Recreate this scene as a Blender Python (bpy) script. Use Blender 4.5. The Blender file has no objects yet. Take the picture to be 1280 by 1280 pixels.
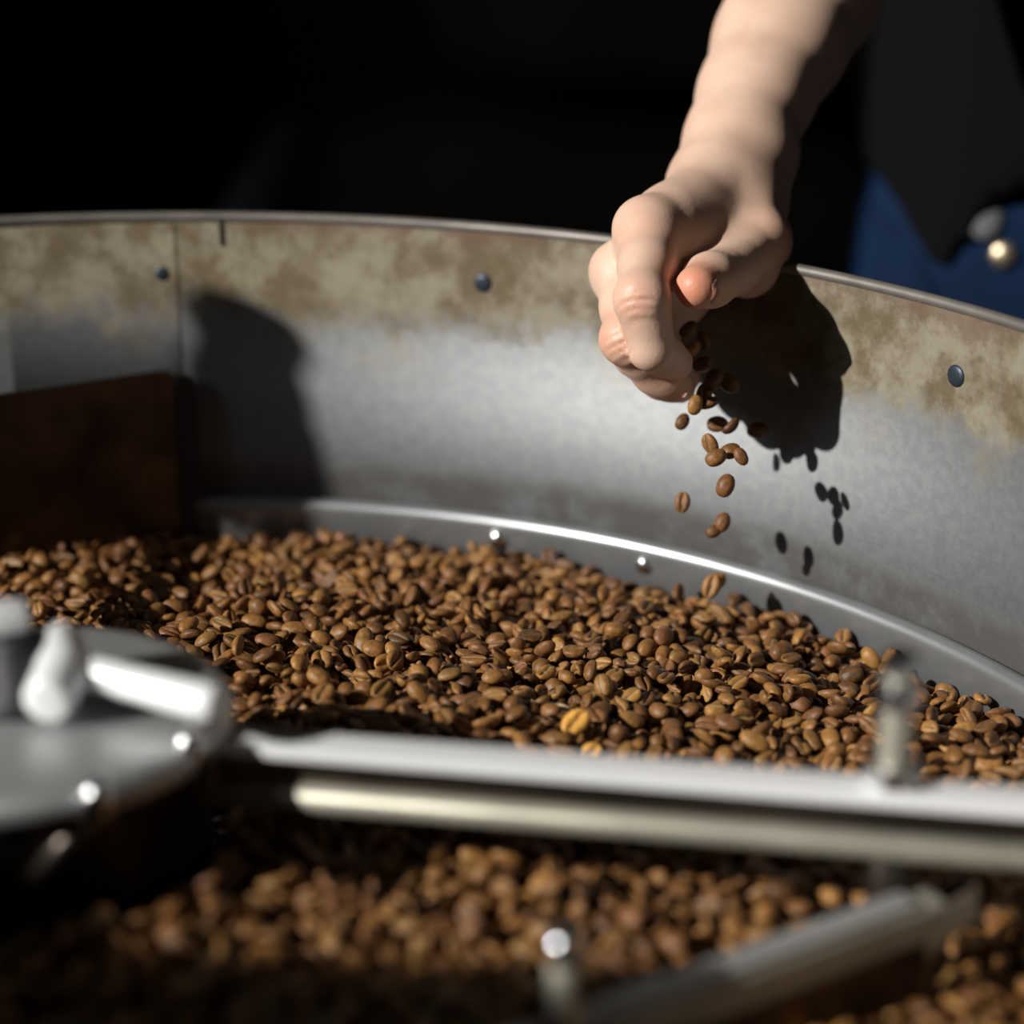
import bpy, bmesh, math, random
import numpy as np
from mathutils import Vector, Matrix, Quaternion

# ------------------------------------------------------------------ camera, world, sun, exposure
SC = bpy.context.scene
COL = SC.collection
PITCH = math.radians(20.0)
CAM = Vector((0.15, -0.59, 1.15))
FPX = 50.0 / 24.0 * 1280.0
cam_data = bpy.data.cameras.new('camera')
cam_data.sensor_width = 24.0
cam_data.lens = 50.0
cam_data.clip_start = 0.02
cam_data.dof.use_dof = True
cam_data.dof.focus_distance = 0.862
cam_data.dof.aperture_fstop = 2.3
cam = bpy.data.objects.new('camera', cam_data)
cam.location = CAM
cam.rotation_euler = (math.pi / 2 - PITCH, 0, 0)
COL.objects.link(cam)
SC.camera = cam

world = bpy.data.worlds.new('world')
SC.world = world
world.use_nodes = True
world.node_tree.nodes['Background'].inputs[0].default_value = (0.80, 0.90, 1.0, 1)
world.node_tree.nodes['Background'].inputs[1].default_value = 2.7

SUN_AZ = math.radians(60)      # light travels towards +y turned this far to +x
SUN_EL = math.radians(28)
sun_data = bpy.data.lights.new('sun_left_offscreen', 'SUN')
sun_data.energy = 5.0
sun_data.color = (1.0, 0.965, 0.905)
sun_data.angle = math.radians(0.8)
sun = bpy.data.objects.new('sun_left_offscreen', sun_data)
SUN_D = Vector((math.sin(SUN_AZ) * math.cos(SUN_EL), math.cos(SUN_AZ) * math.cos(SUN_EL), -math.sin(SUN_EL)))
sun.rotation_euler = SUN_D.to_track_quat('-Z', 'Y').to_euler()
sun.location = (-3, -2, 3)
COL.objects.link(sun)

SC.view_settings.view_transform = 'Standard'
SC.view_settings.look = 'None'
SC.view_settings.gamma = 1.0
SC.view_settings.use_curve_mapping = False
SC.view_settings.exposure = 0.0

RNG = np.random.default_rng(7)
random.seed(7)
CF = Vector((0, math.cos(PITCH), -math.sin(PITCH)))
CU = Vector((0, math.sin(PITCH), math.cos(PITCH)))
CR = Vector((1, 0, 0))


def at(px, py, d):
    """world point seen at a photo pixel, d metres along the lens axis"""
    px, py, d = float(px), float(py), float(d)
    return CAM + d * (CF + CR * ((px - 640) / FPX) - CU * ((py - 640) / FPX))


def project(p):
    v = Vector(p) - CAM
    d = v.dot(CF)
    return 640 + FPX * v.dot(CR) / d, 640 - FPX * v.dot(CU) / d, d


# ------------------------------------------------------------------ helpers
def mat(name, base=(0.5, 0.5, 0.5), rough=0.5, metal=0.0, noise=0.0, nscale=20.0, bump=0.0, bscale=200.0,
        second=None, sss=0.0, coat=0.0, spec=0.5):
    m = bpy.data.materials.new(name)
    m.use_nodes = True
    nt = m.node_tree
    b = nt.nodes['Principled BSDF']
    b.inputs['Base Color'].default_value = (*base, 1)
    b.inputs['Roughness'].default_value = rough
    b.inputs['Metallic'].default_value = metal
    b.inputs['Specular IOR Level'].default_value = spec
    if coat:
        b.inputs['Coat Weight'].default_value = coat
    if sss:
        b.inputs['Subsurface Weight'].default_value = sss
        b.inputs['Subsurface Radius'].default_value = (1.0, 0.35, 0.2)
        b.inputs['Subsurface Scale'].default_value = 0.006
    tc = nt.nodes.new('ShaderNodeTexCoord')
    if noise:
        n = nt.nodes.new('ShaderNodeTexNoise')
        n.inputs['Scale'].default_value = nscale
        n.inputs['Detail'].default_value = 6
        nt.links.new(tc.outputs['Object'], n.inputs['Vector'])
        r = nt.nodes.new('ShaderNodeValToRGB')
        sec = second or tuple(c * (1 - noise) for c in base)
        r.color_ramp.elements[0].position = 0.35
        r.color_ramp.elements[1].position = 0.68
        r.color_ramp.elements[0].color = (*sec, 1)
        r.color_ramp.elements[1].color = (*base, 1)
        nt.links.new(n.outputs['Fac'], r.inputs['Fac'])
        nt.links.new(r.outputs['Color'], b.inputs['Base Color'])
    if bump:
        n2 = nt.nodes.new('ShaderNodeTexNoise')
        n2.inputs['Scale'].default_value = bscale
        n2.inputs['Detail'].default_value = 4
        nt.links.new(tc.outputs['Object'], n2.inputs['Vector'])
        bp = nt.nodes.new('ShaderNodeBump')
        bp.inputs['Strength'].default_value = bump
        bp.inputs['Distance'].default_value = 0.002
        nt.links.new(n2.outputs['Fac'], bp.inputs['Height'])
        nt.links.new(bp.outputs['Normal'], b.inputs['Normal'])
    return m


def smooth(me, on=True):
    me.polygons.foreach_set('use_smooth', [on] * len(me.polygons))


def obj(name, bm_or_me, m, parent=None, sm=False, loc=None, edge_bevel=None):
    if isinstance(bm_or_me, bmesh.types.BMesh):
        bmesh.ops.recalc_face_normals(bm_or_me, faces=bm_or_me.faces)
        me = bpy.data.meshes.new(name)
        bm_or_me.to_mesh(me)
        bm_or_me.free()
    else:
        me = bm_or_me
    if m is not None and len(me.materials) == 0:
        me.materials.append(m)
    if sm:
        smooth(me)
    o = bpy.data.objects.new(name, me)
    COL.objects.link(o)
    if parent is not None:
        o.parent = parent
    if loc is not None:
        o.location = loc
    if edge_bevel:
        md = o.modifiers.new('bevel', 'BEVEL')
        md.width = edge_bevel
        md.segments = 3
        md.limit_method = 'ANGLE'
    return o


def tag(o, label, cat=None, group=None, kind=None):
    o['label'] = label
    if cat:
        o['category'] = cat
    if group:
        o['group'] = group
    if kind:
        o['kind'] = kind
    return o


def thing(name, label, cat, loc=(0, 0, 0), group=None):
    o = bpy.data.objects.new(name, None)
    o.empty_display_size = 0.05
    COL.objects.link(o)
    o.location = loc
    return tag(o, label, cat, group)


def add_box(bm, c, s, rot=None):
    r = bmesh.ops.create_cube(bm, size=1.0)
    M = Matrix.Translation(Vector(c)) @ (rot.to_4x4() if rot is not None else Matrix()) @ Matrix.Diagonal((*s, 1))
    bmesh.ops.transform(bm, matrix=M, verts=r['verts'])
    return bm


def box(c, s, rot=None):
    return add_box(bmesh.new(), c, s, rot)


def add_lathe(bm, prof, segs=64, M=None, a0=0.0, a1=2 * math.pi, close=False):
    """revolve (r,z) profile about z"""
    full = abs(a1 - a0 - 2 * math.pi) < 1e-6
    n = segs if full else segs + 1
    rings = []
    for i in range(n):
        a = a0 + (a1 - a0) * i / segs
        ring = []
        for r, z in prof:
            v = Vector((r * math.cos(a), r * math.sin(a), z))
            if M is not None:
                v = M @ v
            ring.append(bm.verts.new(v))
        rings.append(ring)
    np_ = len(prof)
    for i in range(segs):
        A, B = rings[i], rings[(i + 1) % n]
        for k in range(np_ if close else np_ - 1):
            k2 = (k + 1) % np_
            try:
                bm.faces.new((A[k], B[k], B[k2], A[k2]))
            except ValueError:
                pass
    bmesh.ops.remove_doubles(bm, verts=bm.verts, dist=1e-6)
    return bm


def lathe(prof, segs=64, M=None, **k):
    return add_lathe(bmesh.new(), prof, segs, M, **k)


def frame(p, zdir, xhint=(1, 0, 0)):
    z = Vector(zdir).normalized()
    x = Vector(xhint)
    x = (x - z * x.dot(z))
    if x.length < 1e-5:
        x = Vector((0, 1, 0)) - z * z.y
    x.normalize()
    y = z.cross(x)
    M = Matrix((x, y, z)).transposed().to_4x4()
    return Matrix.Translation(Vector(p)) @ M


def add_rod(bm, a, b, r0, r1=None, segs=20, dome=True):
    a, b = Vector(a), Vector(b)
    L = (b - a).length
    r1 = r0 if r1 is None else r1
    prof = [(0, 0)]
    if dome:
        prof = [(0, 0), (r0 * .8, 0), (r0, r0 * .2), (r1, L - r1 * .2), (r1 * .8, L), (0, L)]
    else:
        prof = [(0, 0), (r0, 0), (r1, L), (0, L)]
    return add_lathe(bm, prof, segs, frame(a, b - a))


def rod(a, b, r0, r1=None, segs=20):
    return add_rod(bmesh.new(), a, b, r0, r1, segs)


def add_tube(bm, pts, radii, segs=12):
    """swept tube through points"""
    pts = [Vector(p) for p in pts]
    prev = None
    rings = []
    for i, p in enumerate(pts):
        d = (pts[min(i + 1, len(pts) - 1)] - pts[max(i - 1, 0)]).normalized()
        x = prev if prev is not None else (Vector((0, 0, 1)) if abs(d.z) < .9 else Vector((1, 0, 0)))
        x = (x - d * x.dot(d)).normalized()
        prev = x
        y = d.cross(x)
        r = radii[i] if hasattr(radii, '__len__') else radii
        rings.append([bm.verts.new(p + r * (math.cos(t) * x + math.sin(t) * y)) for t in
                      [2 * math.pi * k / segs for k in range(segs)]])
    for A, B in zip(rings, rings[1:]):
        for k in range(segs):
            bm.faces.new((A[k], A[(k + 1) % segs], B[(k + 1) % segs], B[k]))
    bm.faces.new(rings[0][::-1])
    bm.faces.new(rings[-1])
    return bm


# ------------------------------------------------------------------ signed-distance modelling (bodies, sacks)
def rcone(P, a, b, ra, rb, flat=None):
    a = np.array(a, np.float32); b = np.array(b, np.float32)
    d = b - a
    L2 = max(float(d @ d), 1e-12)
    t = np.clip(((P - a) @ d) / L2, 0, 1)
    q = P - a - t[..., None] * d
    return np.sqrt((q * q).sum(-1)) - (ra + (rb - ra) * t)


def ell(P, c, s, R=None):
    q = P - np.array(c, np.float32)
    if R is not None:
        q = q @ np.array(R, np.float32)
    s = np.array(s, np.float32)
    k0 = np.sqrt(((q / s) ** 2).sum(-1))
    k1 = np.sqrt(((q / (s * s)) ** 2).sum(-1)) + 1e-9
    return k0 * (k0 - 1.0) / k1


def smin(a, b, k):
    h = np.clip(0.5 + 0.5 * (b - a) / k, 0, 1)
    return b + (a - b) * h - k * h * (1 - h)


def surface_nets(F, origin, h):
    """numpy naive surface nets -> verts, quads"""
    nx, ny, nz = F.shape
    ins = F < 0
    cnt = np.zeros((nx - 1, ny - 1, nz - 1), np.float32)
    acc = np.zeros((nx - 1, ny - 1, nz - 1, 3), np.float32)
    corners = [(i, j, k) for i in (0, 1) for j in (0, 1) for k in (0, 1)]

    def sl(A, c):
        return A[c[0]:nx - 1 + c[0], c[1]:ny - 1 + c[1], c[2]:nz - 1 + c[2]]
    s0 = sl(ins, (0, 0, 0)).astype(np.int8)
    tot = sum(sl(ins, c).astype(np.int8) for c in corners)
    act = (tot > 0) & (tot < 8)
    idx = np.argwhere(act)
    ii, jj, kk = idx.T
    pos = np.zeros((len(idx), 3), np.float32)
    n = np.zeros(len(idx), np.float32)
    for c in corners:
        for ax in range(3):
            if c[ax] == 0:
                d = list(c); d[ax] = 1
                f0 = F[ii + c[0], jj + c[1], kk + c[2]]
                f1 = F[ii + d[0], jj + d[1], kk + d[2]]
                m = (f0 < 0) != (f1 < 0)
                t = np.where(m, f0 / np.where(m, f0 - f1, 1), 0)
                p = np.tile(np.array(c, np.float32), (len(idx), 1))
                p[:, ax] += t
                pos += p * m[:, None]
                n += m
    pos = pos / n[:, None] + idx
    vid = -np.ones((nx - 1, ny - 1, nz - 1), np.int64)
    vid[ii, jj, kk] = np.arange(len(idx))
    quads = []
    for ax in range(3):
        u, v = (ax + 1) % 3, (ax + 2) % 3
        A = [slice(1, -1)] * 3; A[ax] = slice(0, -1)
        B = [slice(1, -1)] * 3; B[ax] = slice(1, None)
        e = np.argwhere(ins[tuple(A)] != ins[tuple(B)])
        off = np.array([1, 1, 1]); off[ax] = 0
        e = e + off
        flip = ins[e[:, 0], e[:, 1], e[:, 2]]
        q = []
        for du, dv in ((0, 0), (-1, 0), (-1, -1), (0, -1)):
            c = e.copy(); c[:, u] += du; c[:, v] += dv
            q.append(vid[c[:, 0], c[:, 1], c[:, 2]])
        q = np.stack(q, 1)
        q[~flip] = q[~flip][:, ::-1]
        quads.append(q)
    quads = np.concatenate(quads)
    quads = quads[(quads >= 0).all(1)]
    return pos * h + np.array(origin, np.float32), quads


def mesh_np(name, V, Q):
    me = bpy.data.meshes.new(name)
    V = np.asarray(V, np.float32); Q = np.asarray(Q, np.int32)
    me.vertices.add(len(V)); me.vertices.foreach_set('co', V.ravel())
    k = Q.shape[1]
    me.loops.add(Q.size); me.loops.foreach_set('vertex_index', Q.ravel())
    me.polygons.add(len(Q))
    me.polygons.foreach_set('loop_start', np.arange(0, Q.size, k, dtype=np.int32))
    me.polygons.foreach_set('loop_total', np.full(len(Q), k, np.int32))
    me.update(calc_edges=True)
    return me


def relax(V, Q, it=2, lam=0.5):
    for _ in range(it):
        acc = np.zeros_like(V); n = np.zeros(len(V), np.float32)
        for a, b in ((0, 1), (1, 2), (2, 3), (3, 0)):
            np.add.at(acc, Q[:, a], V[Q[:, b]]); np.add.at(n, Q[:, a], 1)
            np.add.at(acc, Q[:, b], V[Q[:, a]]); np.add.at(n, Q[:, b], 1)
        V = V + lam * (acc / n[:, None] - V)
    return V


class Field:
    def __init__(self, lo, hi, h):
        self.lo = np.array(lo, np.float32); self.h = h
        self.n = np.ceil((np.array(hi) - self.lo) / h).astype(int) + 1
        ax = [self.lo[i] + h * np.arange(self.n[i], dtype=np.float32) for i in range(3)]
        self.P = np.stack(np.meshgrid(*ax, indexing='ij'), -1)
        self.F = np.full(tuple(self.n), 10.0, np.float32)

    def new(self):
        return np.full(tuple(self.n), 10.0, np.float32)

    def block(self, pts, r):
        pts = np.array(pts)
        a = np.clip(((pts.min(0) - r - self.lo) / self.h).astype(int), 0, self.n - 1)
        b = np.clip(((pts.max(0) + r - self.lo) / self.h).astype(int) + 2, 1, self.n)
        return tuple(slice(i, j) for i, j in zip(a, b))

    def cone(self, F, a, b, ra, rb, k):
        s = self.block([a, b], max(ra, rb) + max(k, .01) * 2)
        F[s] = smin(F[s], rcone(self.P[s], a, b, ra, rb), k)

    def ell(self, F, c, s_, k, R=None):
        r = max(s_)
        s = self.block([c], r + max(k, .01) * 2)
        F[s] = smin(F[s], ell(self.P[s], c, s_, R), k)

    def mesh(self, it=2):
        V, Q = surface_nets(self.F, self.lo, self.h)
        return relax(V, Q, it), Q


# ------------------------------------------------------------------ materials
M = {}
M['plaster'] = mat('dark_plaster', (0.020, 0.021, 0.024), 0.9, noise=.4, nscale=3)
M['concrete'] = mat('concrete', (0.05, 0.047, 0.044), 0.85, noise=.4, nscale=4, bump=.3, bscale=60)
M['frame_paint'] = mat('frame_paint', (0.12, 0.12, 0.12), 0.6)
M['steel'] = mat('brushed_steel', (0.50, 0.515, 0.53), 0.36, .5, noise=.18, nscale=30)
M['steel_soft'] = mat('satin_steel', (0.60, 0.61, 0.62), 0.45, .7, noise=.12, nscale=12)
M['chrome'] = mat('polished_steel', (0.82, 0.83, 0.85), 0.16, 1.0)
M['brass_steel'] = mat('warm_steel', (0.47, 0.45, 0.37), 0.50, .5, noise=.2, nscale=40)
M['hub_dark'] = mat('tarnished_steel', (0.16, 0.13, 0.11), 0.35, .9, noise=.5, nscale=14)
M['paddle'] = mat('tarnished_paddle', (0.11, 0.072, 0.045), 0.38, .85, noise=.75, nscale=28)
M['flat_black'] = mat('shadow_strip_and_notch', (0.008, 0.008, 0.008), 0.7)  # black of the seam notch and of the solid paddle-shadow strip
M['rivet'] = mat('blued_rivet', (0.045, 0.060, 0.080), 0.45, .6)
M['rim'] = mat('worn_rim_steel', (0.22, 0.20, 0.18), 0.5, .5, noise=.3, nscale=60)
M['bright'] = mat('bright_aluminium', (0.88, 0.89, 0.91), 0.32, .10)
M['black'] = mat('black_paint', (0.012, 0.012, 0.014), 0.6)
M['floorplate'] = mat('tray_plate', (0.10, 0.09, 0.08), 0.5, .7)
M['burlap'] = mat('burlap', (0.165, 0.120, 0.078), 0.95, noise=.35, nscale=9, bump=.6, bscale=260)
M['card'] = mat('cardboard', (0.16, 0.10, 0.055), 0.9, noise=.2, nscale=6)
M['shirt'] = mat('black_cotton', (0.0028, 0.0028, 0.0034), 0.95, spec=.1)
M['denim'] = mat('blue_denim', (0.0060, 0.0200, 0.058), 0.9, spec=.1, noise=.45, nscale=18, bump=.4, bscale=700)
M['stitch'] = mat('tan_thread', (0.30, 0.18, 0.07), 0.8)
M['brass'] = mat('brass_button', (0.55, 0.45, 0.32), 0.35, .9)
M['leather'] = mat('black_leather', (0.01, 0.01, 0.01), 0.5)
M['hair'] = mat('dark_hair', (0.02, 0.012, 0.008), 0.6)
M['nail'] = mat('finger_nail', (0.78, 0.50, 0.42), 0.3, sss=.1)
M['grey_pipe'] = mat('grey_pipe', (0.15, 0.16, 0.16), 0.5, .3)
M['bin'] = mat('dark_bin', (0.048, 0.052, 0.060), 0.55)

# skin: redder where a vertex attribute marks knuckles and finger ends
m = mat('skin', (0.64, 0.39, 0.275), 0.48, bump=.10, bscale=900, sss=.12)
nt = m.node_tree
b = nt.nodes['Principled BSDF']
a = nt.nodes.new('ShaderNodeAttribute'); a.attribute_name = 'flush'
nz = nt.nodes.new('ShaderNodeTexNoise'); nz.inputs['Scale'].default_value = 60; nz.inputs['Detail'].default_value = 5
tc = nt.nodes.new('ShaderNodeTexCoord'); nt.links.new(tc.outputs['Object'], nz.inputs['Vector'])
r = nt.nodes.new('ShaderNodeValToRGB')
r.color_ramp.elements[0].position = .3; r.color_ramp.elements[0].color = (0.63, 0.415, 0.31, 1)
r.color_ramp.elements[1].position = .7; r.color_ramp.elements[1].color = (0.72, 0.50, 0.385, 1)
nt.links.new(nz.outputs['Fac'], r.inputs['Fac'])
mx = nt.nodes.new('ShaderNodeMix'); mx.data_type = 'RGBA'
mx.inputs['B'].default_value = (0.66, 0.24, 0.14, 1)
nt.links.new(a.outputs['Fac'], mx.inputs['Factor'])
nt.links.new(r.outputs['Color'], mx.inputs['A'])
nt.links.new(mx.outputs['Result'], b.inputs['Base Color'])
M['skin'] = m


def wall_material():
    """stainless sheet with roasting residue: brown mottled band below the rim, dark grime line above the ledge"""
    m = bpy.data.materials.new('stained_drum_steel')
    m.use_nodes = True
    nt = m.node_tree
    N, L = nt.nodes, nt.links
    b = N['Principled BSDF']
    tc = N.new('ShaderNodeTexCoord')
    sep = N.new('ShaderNodeSeparateXYZ'); L.new(tc.outputs['Object'], sep.inputs[0])

    def noise(scale, detail=6, rough=.6, vec=None):
        n = N.new('ShaderNodeTexNoise')
        n.inputs['Scale'].default_value = scale
        n.inputs['Detail'].default_value = detail
        n.inputs['Roughness'].default_value = rough
        L.new(vec or tc.outputs['Object'], n.inputs['Vector'])
        return n.outputs['Fac']

    def math_(op, x, y, clamp=False):
        n = N.new('ShaderNodeMath'); n.operation = op; n.use_clamp = clamp
        for i, v in enumerate((x, y)):
            if isinstance(v, (int, float)):
                n.inputs[i].default_value = v
            else:
                L.new(v, n.inputs[i])
        return n.outputs[0]

    def mix(f, A, B):
        n = N.new('ShaderNodeMix'); n.data_type = 'RGBA'
        for key, v in (('A', A), ('B', B)):
            if isinstance(v, tuple):
                n.inputs[key].default_value = (*v, 1)
            else:
                L.new(v, n.inputs[key])
        L.new(f, n.inputs['Factor'])
        return n.outputs['Result']

    def ramp(x, lo, hi):
        n = N.new('ShaderNodeMapRange'); n.clamp = True
        n.interpolation_type = 'SMOOTHSTEP'
        L.new(x, n.inputs['Value'])
        n.inputs['From Min'].default_value = lo; n.inputs['From Max'].default_value = hi
        return n.outputs['Result']
    z = sep.outputs['Z']
    warp = math_('ADD', math_('MULTIPLY', math_('SUBTRACT', noise(14, 4), .5), .050),
                 math_('MULTIPLY', math_('SUBTRACT', noise(75, 5, .7), .5), .040))
    zz = math_('ADD', z, warp)
    band = ramp(zz, 0.880, 0.902)                                    # brown band
    mott = ramp(noise(42, 7, .66), .38, .62)
    fine = ramp(noise(210, 5, .7), .35, .65)
    low = math_('MULTIPLY', ramp(zz, 0.862, 0.887), ramp(noise(30, 5, .6), .50, .68))
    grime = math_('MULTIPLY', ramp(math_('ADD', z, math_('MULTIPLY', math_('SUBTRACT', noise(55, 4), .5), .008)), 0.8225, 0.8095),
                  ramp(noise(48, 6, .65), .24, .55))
    steel = mix(fine, (0.152, 0.158, 0.165), (0.182, 0.187, 0.193))
    brown = mix(mott, (0.100, 0.070, 0.030), (0.255, 0.228, 0.165))
    brown = mix(math_('MULTIPLY', fine, .35), brown, (0.16, 0.115, 0.06))
    c = mix(math_('MULTIPLY', low, .6), steel, (0.21, 0.18, 0.12))
    c = mix(math_('MULTIPLY', band, .92), c, brown)
    topband = ramp(zz, 0.932, 0.940)
    c = mix(math_('MULTIPLY', topband, .65), c, (0.13, 0.075, 0.05))
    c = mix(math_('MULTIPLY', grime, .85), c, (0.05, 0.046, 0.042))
    # fine drips and scratches running down
    mp = N.new('ShaderNodeMapping'); mp.inputs['Scale'].default_value = (90, 90, 5)
    L.new(tc.outputs['Object'], mp.inputs['Vector'])
    scr = ramp(noise(1.0, 3, .5, mp.outputs['Vector']), .70, .74)
    c = mix(math_('MULTIPLY', scr, .25), c, (0.16, 0.15, 0.14))
    L.new(c, b.inputs['Base Color'])
    dirty = math_('MAXIMUM', band, grime)
    L.new(math_('SUBTRACT', .82, math_('MULTIPLY', dirty, .62)), b.inputs['Metallic'])
    L.new(math_('ADD', .57, math_('MULTIPLY', dirty, .2)), b.inputs['Roughness'])
    mp2 = N.new('ShaderNodeMapping'); mp2.inputs['Scale'].default_value = (40, 40, 900)
    L.new(tc.outputs['Object'], mp2.inputs['Vector'])
    bp = N.new('ShaderNodeBump'); bp.inputs['Strength'].default_value = .06; bp.inputs['Distance'].default_value = .001
    L.new(noise(1.0, 3, .5, mp2.outputs['Vector']), bp.inputs['Height'])
    L.new(bp.outputs['Normal'], b.inputs['Normal'])
    return m


M['drum'] = wall_material()


def bean_material(i, dark, light, crease):
    m = bpy.data.materials.new('roasted_bean_%s' % 'abcdefghijklmn'[i])
    m.use_nodes = True
    nt = m.node_tree; N, L = nt.nodes, nt.links
    b = N['Principled BSDF']
    tc = N.new('ShaderNodeTexCoord')
    n = N.new('ShaderNodeTexNoise'); n.inputs['Scale'].default_value = 330; n.inputs['Detail'].default_value = 6; n.inputs['Roughness'].default_value = .62
    L.new(tc.outputs['Object'], n.inputs['Vector'])
    r = N.new('ShaderNodeValToRGB')
    dark = (dark[0] * 1.02, dark[1] * 1.00, dark[2] * .82); light = (light[0] * 1.62, light[1] * 1.50, light[2] * 1.30)
    r.color_ramp.elements[0].position = .32; r.color_ramp.elements[0].color = (*dark, 1)
    r.color_ramp.elements[1].position = .68; r.color_ramp.elements[1].color = (*light, 1)
    L.new(n.outputs['Fac'], r.inputs['Fac'])
    a = N.new('ShaderNodeAttribute'); a.attribute_name = 'crease'
    mx = N.new('ShaderNodeMix'); mx.data_type = 'RGBA'; mx.inputs['B'].default_value = (*crease, 1)
    L.new(a.outputs['Fac'], mx.inputs['Factor']); L.new(r.outputs['Color'], mx.inputs['A'])
    L.new(mx.outputs['Result'], b.inputs['Base Color'])
    b.inputs['Roughness'].default_value = .43
    b.inputs['Specular IOR Level'].default_value = .36
    bp = N.new('ShaderNodeBump'); bp.inputs['Strength'].default_value = .55; bp.inputs['Distance'].default_value = .0008
    L.new(n.outputs['Fac'], bp.inputs['Height']); L.new(bp.outputs['Normal'], b.inputs['Normal'])
    return m


BEAN_TONES = [
    ((.095, .044, .016), (.150, .072, .026), (.23, .13, .05)),
    ((.120, .057, .020), (.185, .090, .032), (.28, .17, .07)),
    ((.150, .072, .024), (.225, .112, .038), (.33, .20, .08)),
    ((.075, .034, .014), (.120, .056, .022), (.16, .09, .035)),
    ((.180, .090, .028), (.270, .140, .045), (.40, .26, .11)),
    ((.110, .048, .020), (.160, .074, .032), (.20, .095, .040)),
    ((.135, .070, .024), (.200, .110, .038), (.25, .135, .048)),
    ((.055, .026, .012), (.090, .043, .018), (.14, .075, .032)),
    ((.40, .21, .045), (.55, .30, .075), (.55, .30, .075)),          # golden
    ((.42, .32, .20), (.60, .48, .33), (.60, .48, .33)),            # pale
]
BEAN_W = np.array([.2, .2, .17, .14, .07, .1, .08, .04])
BM = [bean_material(i, *t) for i, t in enumerate(BEAN_TONES)]

# ------------------------------------------------------------------ the room
def struct(name, bm, m, label):
    return tag(obj(name, bm, m), label, None, None, 'structure')


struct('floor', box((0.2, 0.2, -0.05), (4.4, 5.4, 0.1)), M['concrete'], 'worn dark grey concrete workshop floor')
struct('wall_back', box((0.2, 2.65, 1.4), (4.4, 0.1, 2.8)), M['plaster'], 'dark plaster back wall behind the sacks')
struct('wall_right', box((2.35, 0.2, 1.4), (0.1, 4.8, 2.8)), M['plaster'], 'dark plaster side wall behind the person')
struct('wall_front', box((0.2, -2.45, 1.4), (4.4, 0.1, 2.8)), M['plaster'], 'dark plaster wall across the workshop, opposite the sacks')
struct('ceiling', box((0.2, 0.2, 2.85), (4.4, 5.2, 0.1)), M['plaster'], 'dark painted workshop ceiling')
WX = -1.85
WY0, WY1, WZ0, WZ1 = -1.62, -0.57, 1.72, 2.62
bm = bmesh.new()
add_box(bm, (WX - .05, (-2.4 + WY0) / 2, 1.4), (.1, WY0 + 2.4, 2.8))
add_box(bm, (WX - .05, (2.6 + WY1) / 2, 1.4), (.1, 2.6 - WY1, 2.8))
add_box(bm, (WX - .05, (WY0 + WY1) / 2, WZ0 / 2), (.1, WY1 - WY0, WZ0))
add_box(bm, (WX - .05, (WY0 + WY1) / 2, (2.8 + WZ1) / 2), (.1, WY1 - WY0, 2.8 - WZ1))
struct('wall_left', bm, M['plaster'], 'dark plaster wall with the window the sun comes through')
bm = bmesh.new()
for y in (WY0, WY1):
    add_box(bm, (WX - .05, y, (WZ0 + WZ1) / 2), (.12, .03, WZ1 - WZ0 + .03))
for z in (WZ0, WZ1):
    add_box(bm, (WX - .05, (WY0 + WY1) / 2, z), (.12, WY1 - WY0 - .03, .03))
struct('window_1', bm, M['frame_paint'], 'open painted window frame letting in low sun')

pl_ = bpy.data.lights.new('window_left_offscreen', 'AREA')
pl_.shape = 'RECTANGLE'; pl_.size = WY1 - WY0; pl_.size_y = WZ1 - WZ0
pl_.cycles.is_portal = True
po = bpy.data.objects.new('window_left_offscreen', pl_)
po.location = (WX - .02, (WY0 + WY1) / 2, (WZ0 + WZ1) / 2)
po.rotation_euler = Vector((1, 0, 0)).to_track_quat('-Z', 'Z').to_euler()
COL.objects.link(po)

# ------------------------------------------------------------------ cooling tray
R = 0.400
ZL, ZR = 0.800, 0.937            # ledge and rim heights
tray = thing('cooling_tray', 'round steel cooling tray with brown-stained inner wall, full of coffee beans', 'tray')
obj('drum_wall', lathe([(R, ZL - .14), (R, ZR), (R + .003, ZR), (R + .003, ZL - .14)], 220, close=True), M['drum'], tray, True, edge_bevel=None)
for p in tray.children[0].data.polygons:
    pass
obj('rolled_rim', lathe([(R + .0015 + .0026 * math.cos(t), ZR + .0026 * math.sin(t)) for t in
                         [2 * math.pi * k / 10 for k in range(10)]], 220, close=True), M['rim'], tray, True)
# inner ring: a smaller liner whose folded lip catches the sun
RL = 0.392
prof = [(RL, ZL - .05), (RL, ZL - .008)]
prof += [(RL + .0036 + .0045 * math.cos(t), ZL - .005 + .0050 * math.sin(t)) for t in
         [math.pi - math.pi * k / 6 for k in range(7)]]
prof += [(R - .0005, ZL - .006), (R - .0005, ZL - .05)]
obj('liner_lip', lathe(prof, 220, close=True), mat('liner_steel', (0.36, 0.375, 0.39), 0.36, .7, noise=.15, nscale=30), tray, True)
obj('perforated_plate', lathe([(0.0, .762), (RL, .762), (RL, .757), (0, .757)], 96), M['floorplate'], tray)
obj('pedestal', lathe([(0, .02), (.30, .02), (.32, .06), (.33, .60), (R + .004, .66), (R + .004, .70), (R, .70), (R - .01, .66), (0, .655)], 96),
    M['black'], tray, True)
obj('foot_ring', lathe([(0, 0), (.36, 0), (.36, .02), (0, .02)], 64), M['black'], tray)


def on_wall(px, py, rad=R):
    """point on the inner drum wall seen at a pixel"""
    d = (at(px, py, 1.0) - CAM)
    ax, ay = CAM.x, CAM.y
    A = d.x ** 2 + d.y ** 2
    B = 2 * (ax * d.x + ay * d.y)
    C_ = ax * ax + ay * ay - rad * rad
    t = (-B + math.sqrt(B * B - 4 * A * C_)) / (2 * A)
    return CAM + d * t


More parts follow.
